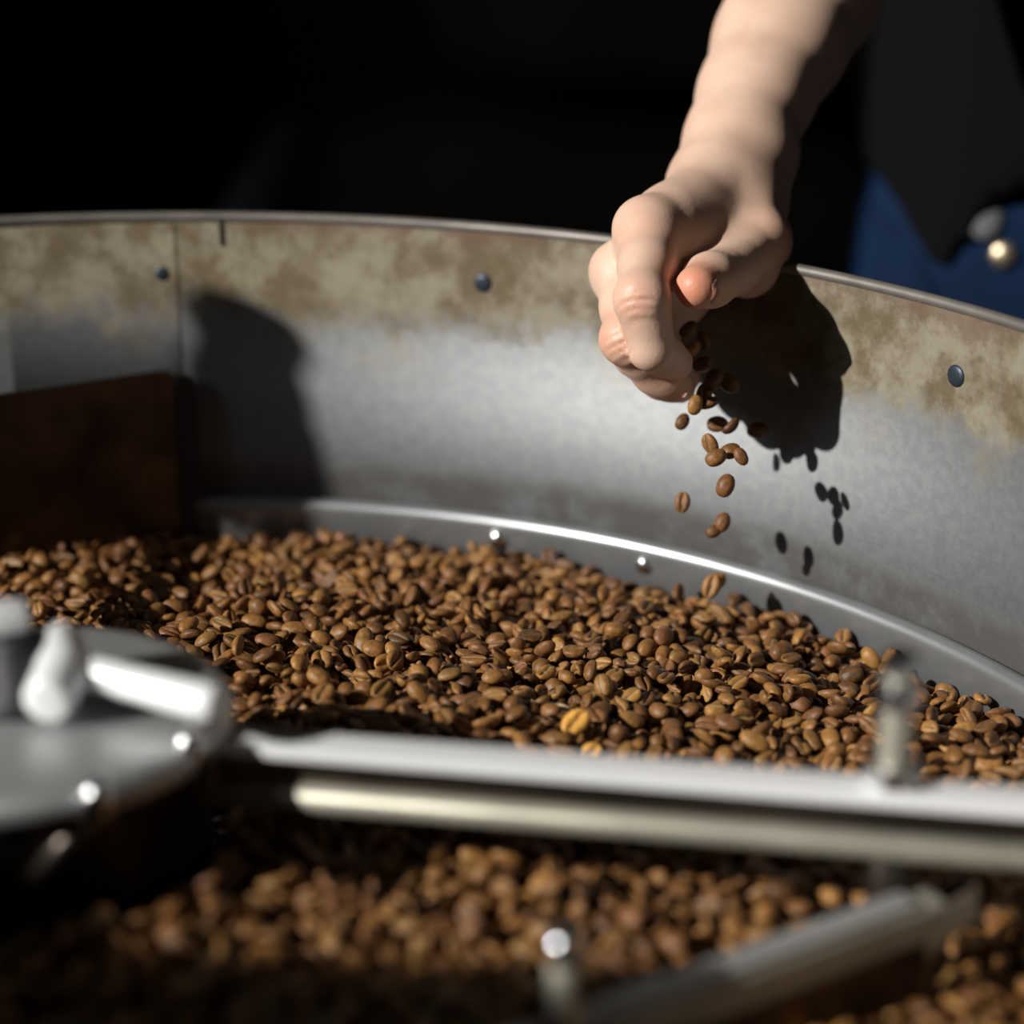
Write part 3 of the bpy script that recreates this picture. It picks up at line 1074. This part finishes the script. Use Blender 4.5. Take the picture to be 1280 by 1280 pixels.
for s in (-1, 1):
    V = []
    F = Field((PX + s * .11 - .07, PY - .22, -.01), (PX + s * .11 + .07, PY + .10, .13), .007)
    F.ell(F.F, (PX + s * .11, PY - .07, .035), (.048, .135, .045), .02)
    F.cone(F.F, (PX + s * .11, PY, .05), (PX + s * .11, PY, .10), .05, .05, .03)
    F.F[:] = np.maximum(F.F, .002 - F.P[..., 2])
    V, Q = F.mesh(2)
    obj('shoe', mesh_np('shoe', V - np.array(ORG, np.float32), Q), M['leather'], person, True)
F = Field((PX - .12, PY - .2, 1.6), (PX + .12, PY + .12, 1.84), .008)
F.ell(F.F, (PX, PY - .03, 1.69), (.086, .105, .105), .02)
F.F[:] = np.maximum(F.F, -(F.P[..., 2] - 1.70 - (F.P[..., 1] - PY + .06) * -.6))
V, Q = F.mesh(2)
obj('hair', mesh_np('hair', V - np.array(ORG, np.float32), Q), M['hair'], person, True)

# ------------------------------------------------------------------ coffee beans
def bean_arrays(rings=9, angs=(0, 9, 20, 42, 75, 110, 146, 180), wob=0.0, round_=0.0, groove=1.0):
    """unit bean: long axis x, flat creased face +z; returns verts, faces(list), crease"""
    A = [math.radians(t) for t in angs] + [math.radians(360 - t) for t in angs[-2:0:-1]]
    na = len(A)
    V = [(-1, 0, 0)]; C = [0.0]
    for i in range(rings):
        ph = math.pi * (i + 1) / (rings + 1)
        x = -math.cos(ph); rr = math.sin(ph) ** .88
        for t in A:
            y = rr * math.sin(t); z = rr * math.cos(t)
            cr = 0.0
            if z > 0:
                z *= .55 + .35 * round_
                d = min(t, 2 * math.pi - t)
                g = math.exp(-(math.degrees(d) / 11.0) ** 2) * (1 - abs(x) ** 5)
                z -= .50 * g * groove * (1 - .7 * round_)
                cr = g
            y += wob * .16 * math.sin(2.6 * x) * (1 - abs(y)) if z > 0 else 0
            z += .10 * wob * x * x
            V.append((x, y, z)); C.append(cr)
    V.append((1, 0, 0)); C.append(0.0)
    Fq = []
    for i in range(rings - 1):
        for k in range(na):
            a0 = 1 + i * na + k; b0 = 1 + i * na + (k + 1) % na
            Fq.append((a0, b0, b0 + na, a0 + na))
    last = len(V) - 1
    T = []
    for k in range(na):
        T.append((0, 1 + (k + 1) % na, 1 + k))
        T.append((last, 1 + (rings - 1) * na + k, 1 + (rings - 1) * na + (k + 1) % na))
    tris = T + [(a, b, c) for a, b, c, d in Fq] + [(a, c, d) for a, b, c, d in Fq]
    return np.array(V, np.float32), np.array(tris, np.int32), np.array(C, np.float32)


HI = [bean_arrays(9, wob=1), bean_arrays(9, wob=-1.2), bean_arrays(9, wob=.3, groove=1.25), bean_arrays(9, wob=.5, round_=.8)]
LOW = [bean_arrays(4, (0, 14, 45, 95, 140, 180), wob=0)] * 4
for bb in (HI, LOW):       # outward winding
    for i, (V, T, C) in enumerate(bb):
        n = np.cross(V[T[:, 1]] - V[T[:, 0]], V[T[:, 2]] - V[T[:, 0]])
        s = (n * V[T].mean(1)).sum()
        if s < 0:
            bb[i] = (V, T[:, ::-1].copy(), C)
BA_, BB_, BC_ = .0047, .0036, .0030


def target_z(x, y):
    r = np.hypot(x, y)
    z = .824 - .038 * np.clip((r - .06) / .33, 0, 1)
    z = z + .0022 * np.sin(x * 31 + 1) * np.cos(y * 27) + .0012 * np.sin(x * 83 + y * 61)
    return z


def rand_rot(n):
    out = np.zeros((n, 3, 3))
    for i in range(n):
        yaw = RNG.uniform(0, 2 * math.pi)
        flip = math.pi if RNG.random() < .42 else 0
        rx = flip + RNG.normal(0, .62)
        ry = RNG.normal(0, .38)
        out[i] = np.array((Matrix.Rotation(yaw, 3, 'Z') @ Matrix.Rotation(ry, 3, 'Y') @ Matrix.Rotation(rx, 3, 'X')))
    return out


def fill_tray():
    g = .001
    ext = .40
    n = int(2 * ext / g)
    gx = -ext + g * (np.arange(n) + .5)
    X, Y = np.meshgrid(gx, gx, indexing='ij')
    T = target_z(X, Y)
    H = (T - .014).astype(np.float64)
    rad = np.hypot(X, Y)
    H[rad > RL - .0005] = 9.0
    hubr = np.hypot(X - HUB.x, Y - HUB.y)
    H[hubr < .0605] = 9.0
    ID = -np.ones((n, n), np.int32)
    w = 6
    ox = np.arange(-w, w + 1)
    N = 15500
    rots = rand_rot(N)
    sc = RNG.normal(1, .085, N).clip(.8, 1.25)
    asp = RNG.normal(1, .07, N)
    shape = RNG.choice(4, N, p=[.36, .34, .22, .08])
    S = np.stack([BA_ * sc * asp, BB_ * sc / np.sqrt(asp), BC_ * sc * .86], 1)
    S[shape == 3] = np.stack([BA_ * sc * .92, BB_ * sc * .96, BC_ * sc * 1.12], 1)[shape == 3]
    C = np.zeros((N, 3))
    ok = np.zeros(N, bool)
    for b in range(N):
        Ai = rots[b] @ np.diag(1 / S[b] ** 2) @ rots[b].T
        best = None
        rr = np.sqrt(RNG.uniform(0, 1, 7)) * (RL - .004); aa = RNG.uniform(0, 2 * math.pi, 7)
        for r_, a_ in zip(rr, aa):
            x = r_ * math.cos(a_); y = r_ * math.sin(a_)
            i = int((x + ext) / g); j = int((y + ext) / g)
            if i < w or j < w or i >= n - w or j >= n - w or H[i, j] > 5:
                continue
            if best is None or H[i, j] - T[i, j] < best[0]:
                best = (H[i, j] - T[i, j], i, j)
        if best is None:
            continue
        _, i, j = best
        # settle into the lowest neighbour spot
        bz = None
        for di, dj in ((0, 0), (3, 0), (-3, 0), (0, 3), (0, -3), (2, 2), (-2, 2), (2, -2), (-2, -2)):
            ii, jj = i + di, j + dj
            if ii < w or jj < w or ii >= n - w - 1 or jj >= n - w - 1:
                continue
            sl = (slice(ii - w, ii + w + 1), slice(jj - w, jj + w + 1))
            DX, DY = OXY
            if di == 0 and dj == 0:
                bq = Ai[0, 2] * DX + Ai[1, 2] * DY
                disc = bq ** 2 - Ai[2, 2] * (Ai[0, 0] * DX ** 2 + 2 * Ai[0, 1] * DX * DY + Ai[1, 1] * DY ** 2 - 1)
                inside = disc > 0
                sq = np.sqrt(np.where(inside, disc, 0))
                zb = (-bq - sq) / Ai[2, 2]; zt = (-bq + sq) / Ai[2, 2]
            h = H[sl]
            z = np.where(inside, h - zb, -9).max()
            if z < 5 and (bz is None or z - T[ii, jj] < bz[0]):
                bz = (z - T[ii, jj], z, ii, jj)
        if bz is None:
            continue
        over, z, ii, jj = bz
        if over > .0015:
            continue
        z -= .0007                                # beans nest a little
        sl = (slice(ii - w, ii + w + 1), slice(jj - w, jj + w + 1))
        top = z + zt
        up = inside & (top > H[sl])
        H[sl] = np.where(up, top, H[sl])
        ID[sl] = np.where(up, b, ID[sl])
        C[b] = (gx[ii], gx[jj], z)
        ok[b] = True
    vis = np.zeros(N, int)
    u, c = np.unique(ID[ID >= 0], return_counts=True)
    vis[u] = c
    return C, rots, S, shape, ok, vis


OXY = np.meshgrid(.001 * np.arange(-6, 7), .001 * np.arange(-6, 7), indexing='ij')
BC, BR, BS, BSH, BOK, BVIS = fill_tray()
keep = np.where(BOK & (BVIS >= 3))[0]
tone = RNG.choice(8, len(BC), p=BEAN_W / BEAN_W.sum())
PXY = np.array([project(BC[b]) for b in keep])
inframe = (PXY[:, 0] > -60) & (PXY[:, 0] < 1340) & (PXY[:, 1] < 1340)

# the 300 that show largest and unobstructed become individuals
bpy.context.view_layer.update()
dg = bpy.context.evaluated_depsgraph_get()
score = np.zeros(len(keep))
for q, b in enumerate(keep):
    x, y, d = PXY[q]
    if 12 < x < 1268 and 12 < y < 1268:
        score[q] = BVIS[b] / d ** 2
order = np.argsort(-score)
single = []
special = {}
for (px, py, tn, lab) in ((702, 913, 8, 'golden yellow coffee bean with open crease in the pile above the arm'),
                          (736, 945, 8, 'golden yellow coffee bean lying tilted against the steel arm'),
                          (697, 884, 9, 'pale cream coffee bean in the middle of the pile'),
                          (480, 834, 4, 'round light brown coffee bean sitting high in the pile')):
    dd = np.hypot(PXY[:, 0] - px, PXY[:, 1] - py) - .5 * BVIS[keep]
    q = int(np.argmin(dd))
    special[q] = (tn, lab)
    single.append(q)
for q in order:
    if len(single) >= 300:
        break
    if q in special:
        continue
    p = Vector(BC[keep[q]]) + Vector((0, 0, .0035))
    v = p - CAM
    hit = SC.ray_cast(dg, CAM + v.normalized() * .03, v.normalized(), distance=v.length - .034)
    if not hit[0]:
        single.append(int(q))
sset = set(single)


def bean_mesh(shape, tn, arr=HI):
    key = 'coffee_bean_%d_%d' % (shape, tn)
    me = bpy.data.meshes.get(key)
    if me:
        return me
    V, T, C = arr[shape]
    me = mesh_np(key, V * np.array([BA_, BB_, BC_], np.float32), T)
    at_ = me.attributes.new('crease', 'FLOAT', 'POINT')
    at_.data.foreach_set('value', C)
    me.materials.append(BM[tn])
    smooth(me)
    return me


def put_bean(loc, rot, s, shape, tn, label, group):
    o = bpy.data.objects.new('coffee_bean', bean_mesh(shape, tn))
    COL.objects.link(o)
    o.matrix_world = Matrix.Translation(Vector(loc)) @ Matrix([list(map(float, r)) for r in rot]).to_4x4() @ Matrix.Diagonal((*map(float, s), 1))
    return tag(o, label, 'coffee bean', group)


for q in single:
    b = keep[q]
    s = BS[b] / np.array([BA_, BB_, BC_])
    if q in special:
        tn, lab = special[q]
        rot = BR[b]
        if tn in (8, 9):
            yaw = {8: .7, 9: -.6}[tn] + .5 * (q % 2)
            rot = np.array(Matrix.Rotation(.75, 3, 'X') @ Matrix.Rotation(yaw, 3, 'Z'))
        put_bean(BC[b] + np.array([0, -.001, .0022]), rot, s * 1.08, BSH[b], tn, lab, None or 'single beans of odd colour')
    else:
        up = BR[b][2, 2]
        face = 'crease up' if up > .55 else ('rounded side up' if up < -.55 else 'tipped on its edge')
        shade = ('brown', 'brown', 'light brown', 'dark brown', 'tan', 'reddish brown', 'light brown', 'blackish brown')[tone[b]]
        bx_, by_ = BC[b][0], BC[b][1]
        dh = math.hypot(bx_ - HUB.x, by_ - HUB.y) - .058

        def seg(a_, b_):
            ux, uy = b_.x - a_.x, b_.y - a_.y
            t_ = min(1, max(0, ((bx_ - a_.x) * ux + (by_ - a_.y) * uy) / (ux * ux + uy * uy)))
            return math.hypot(bx_ - a_.x - t_ * ux, by_ - a_.y - t_ * uy)
        dp, da = seg(PA, PB), seg(A0, A1)
        near = 'beside the hub' if dh < .045 else ('against the plough' if dp < .028 else ('just under the arm' if da < .03 else 'between arm and plough'))
        form = 'round' if BSH[b] == 3 else ('oval' if BS[b][0] < .0048 else 'long')
        put_bean(BC[b], BR[b], s, BSH[b], tone[b], '%s %s coffee bean %s in the pile %s' % (form, shade, face, near), 'loose beans lying in the pile')

# every other bean: one joined mesh
VV, TT, CC, MI = [], [], [], []
off = 0
for q, b in enumerate(keep):
    if q in sset:
        continue
    V, T, C = (HI if inframe[q] else LOW)[BSH[b]]
    W = (V * BS[b].astype(np.float32)) @ BR[b].T.astype(np.float32) + BC[b].astype(np.float32)
    VV.append(W); TT.append(T + off); CC.append(C); MI.append(np.full(len(T), tone[b], np.int32))
    off += len(V)
me = mesh_np('coffee_beans', np.concatenate(VV), np.concatenate(TT))
at_ = me.attributes.new('crease', 'FLOAT', 'POINT'); at_.data.foreach_set('value', np.concatenate(CC))
for i in range(8):
    me.materials.append(BM[i])
me.polygons.foreach_set('material_index', np.concatenate(MI))
smooth(me)
o = bpy.data.objects.new('coffee_bean_pile', me)
COL.objects.link(o)
tag(o, 'deep pile of roasted brown coffee beans filling the cooling tray', 'coffee beans', None, 'stuff')
print('beans kept', len(keep), 'in frame', int(inframe.sum()), 'tris', sum(len(t) for t in TT))


# falling beans: pixel, depth, yaw of the long axis in the view, roll, tone, shape
def fall(px, py, d, ang, crease, sz, tn, shape, label, group='falling coffee beans', yawd=0.0):
    ca = math.radians(ang)
    x = (CR * math.cos(ca) + CU * math.sin(ca)) * math.cos(yawd) - CF * math.sin(yawd)
    x.normalize()
    view = -CF
    z = (view - x * view.dot(x)).normalized()
    y = z.cross(x)
    cr = math.radians(crease)
    z2 = z * math.cos(cr) + y * math.sin(cr)
    y2 = z2.cross(x)
    rot = Matrix((x, y2, z2)).transposed()
    put_bean(at(px, py, d), [list(r) for r in rot], (sz, sz, sz), shape, tn, label, group)


FL_ = 'falling coffee beans'
falls = [
    (853, 527, .905, 62, 160, .82, 3, 0, 'small brown coffee bean falling just below the fingertips'),
    (897, 530, .908, 5, 10, 1.0, 3, 1, 'dark coffee bean falling flat with its crease to the light'),
    (913, 532, .895, 45, 100, .95, 7, 0, 'dark coffee bean falling edge-on beside another dark bean'),
    (947, 538, .920, 5, 180, 1.02, 7, 0, 'near-black coffee bean falling alone in front of the hand shadow'),
    (887, 555, .885, 120, 40, .98, 1, 1, 'light brown coffee bean falling highest in a cluster of four'),
    (895, 572, .878, 30, 175, 1.0, 1, 0, 'light brown coffee bean falling lowest in a cluster of four'),
    (913, 564, .884, 15, 190, .95, 0, 0, 'brown coffee bean falling in the middle of a cluster of four'),
    (926, 571, .880, 118, 150, .85, 5, 1, 'reddish brown coffee bean falling at the side of a cluster of four'),
    (907, 607, .884, 70, 178, 1.08, 5, 0, 'plump brown coffee bean falling alone above the steel ledge'),
    (853, 628, .912, 80, 22, .98, 0, 2, 'coffee bean falling with its pale crease showing'),
    (903, 653, .908, 70, 175, .96, 5, 3, 'round glossy coffee bean falling against a smaller one'),
    (892, 664, .908, 25, 170, .78, 3, 0, 'small coffee bean falling tucked under a round one'),
    (869, 506, .885, 72, 150, .95, 4, 2, 'light coffee bean falling right under the fingers'),
    (884, 502, .888, 15, 60, 1.0, 3, 1, 'dark brown coffee bean slipping from under the fingers'),
    (880, 492, .890, 70, 20, .95, 0, 0, 'brown coffee bean leaving the palm'),
    (866, 436, .893, 50, 170, .82, 4, 0, 'light tan coffee bean held inside the curled hand'),
    (893, 474, .888, 60, 170, 1.1, 7, 0, 'black coffee bean dropping out of the palm in shade'),
    (911, 479, .890, 140, 170, 1.1, 7, 1, 'black coffee bean dropping in shade next to the palm'),
    (861, 412, .893, 40, 150, .95, 3, 0, 'dark coffee bean added behind the thumb to close the hand shadow'),  # this and the next two are added to block light through the hand
    (878, 425, .900, 110, 60, .95, 0, 1, 'coffee bean added in the palm to close the hand shadow'),
    (879, 455, .897, 20, 150, 1.0, 3, 0, 'coffee bean added against the ring finger to close the hand shadow'),
    (889, 733, .925, 70, 20, 1.15, 2, 2, 'upright coffee bean standing on the pile under the hand'),
    (896, 727, .930, 40, 170, 1.0, 2, 0, 'tan coffee bean perched at the pile edge under the hand'),
    (984, 734, .955, -12, 160, .95, 3, 0, 'dark coffee bean bouncing off the steel ledge'),
]
for (px, py, d, ang, cr, sz, tn, shp, lab) in falls:
    fall(px, py, d, ang, cr, sz, tn, shp, lab)
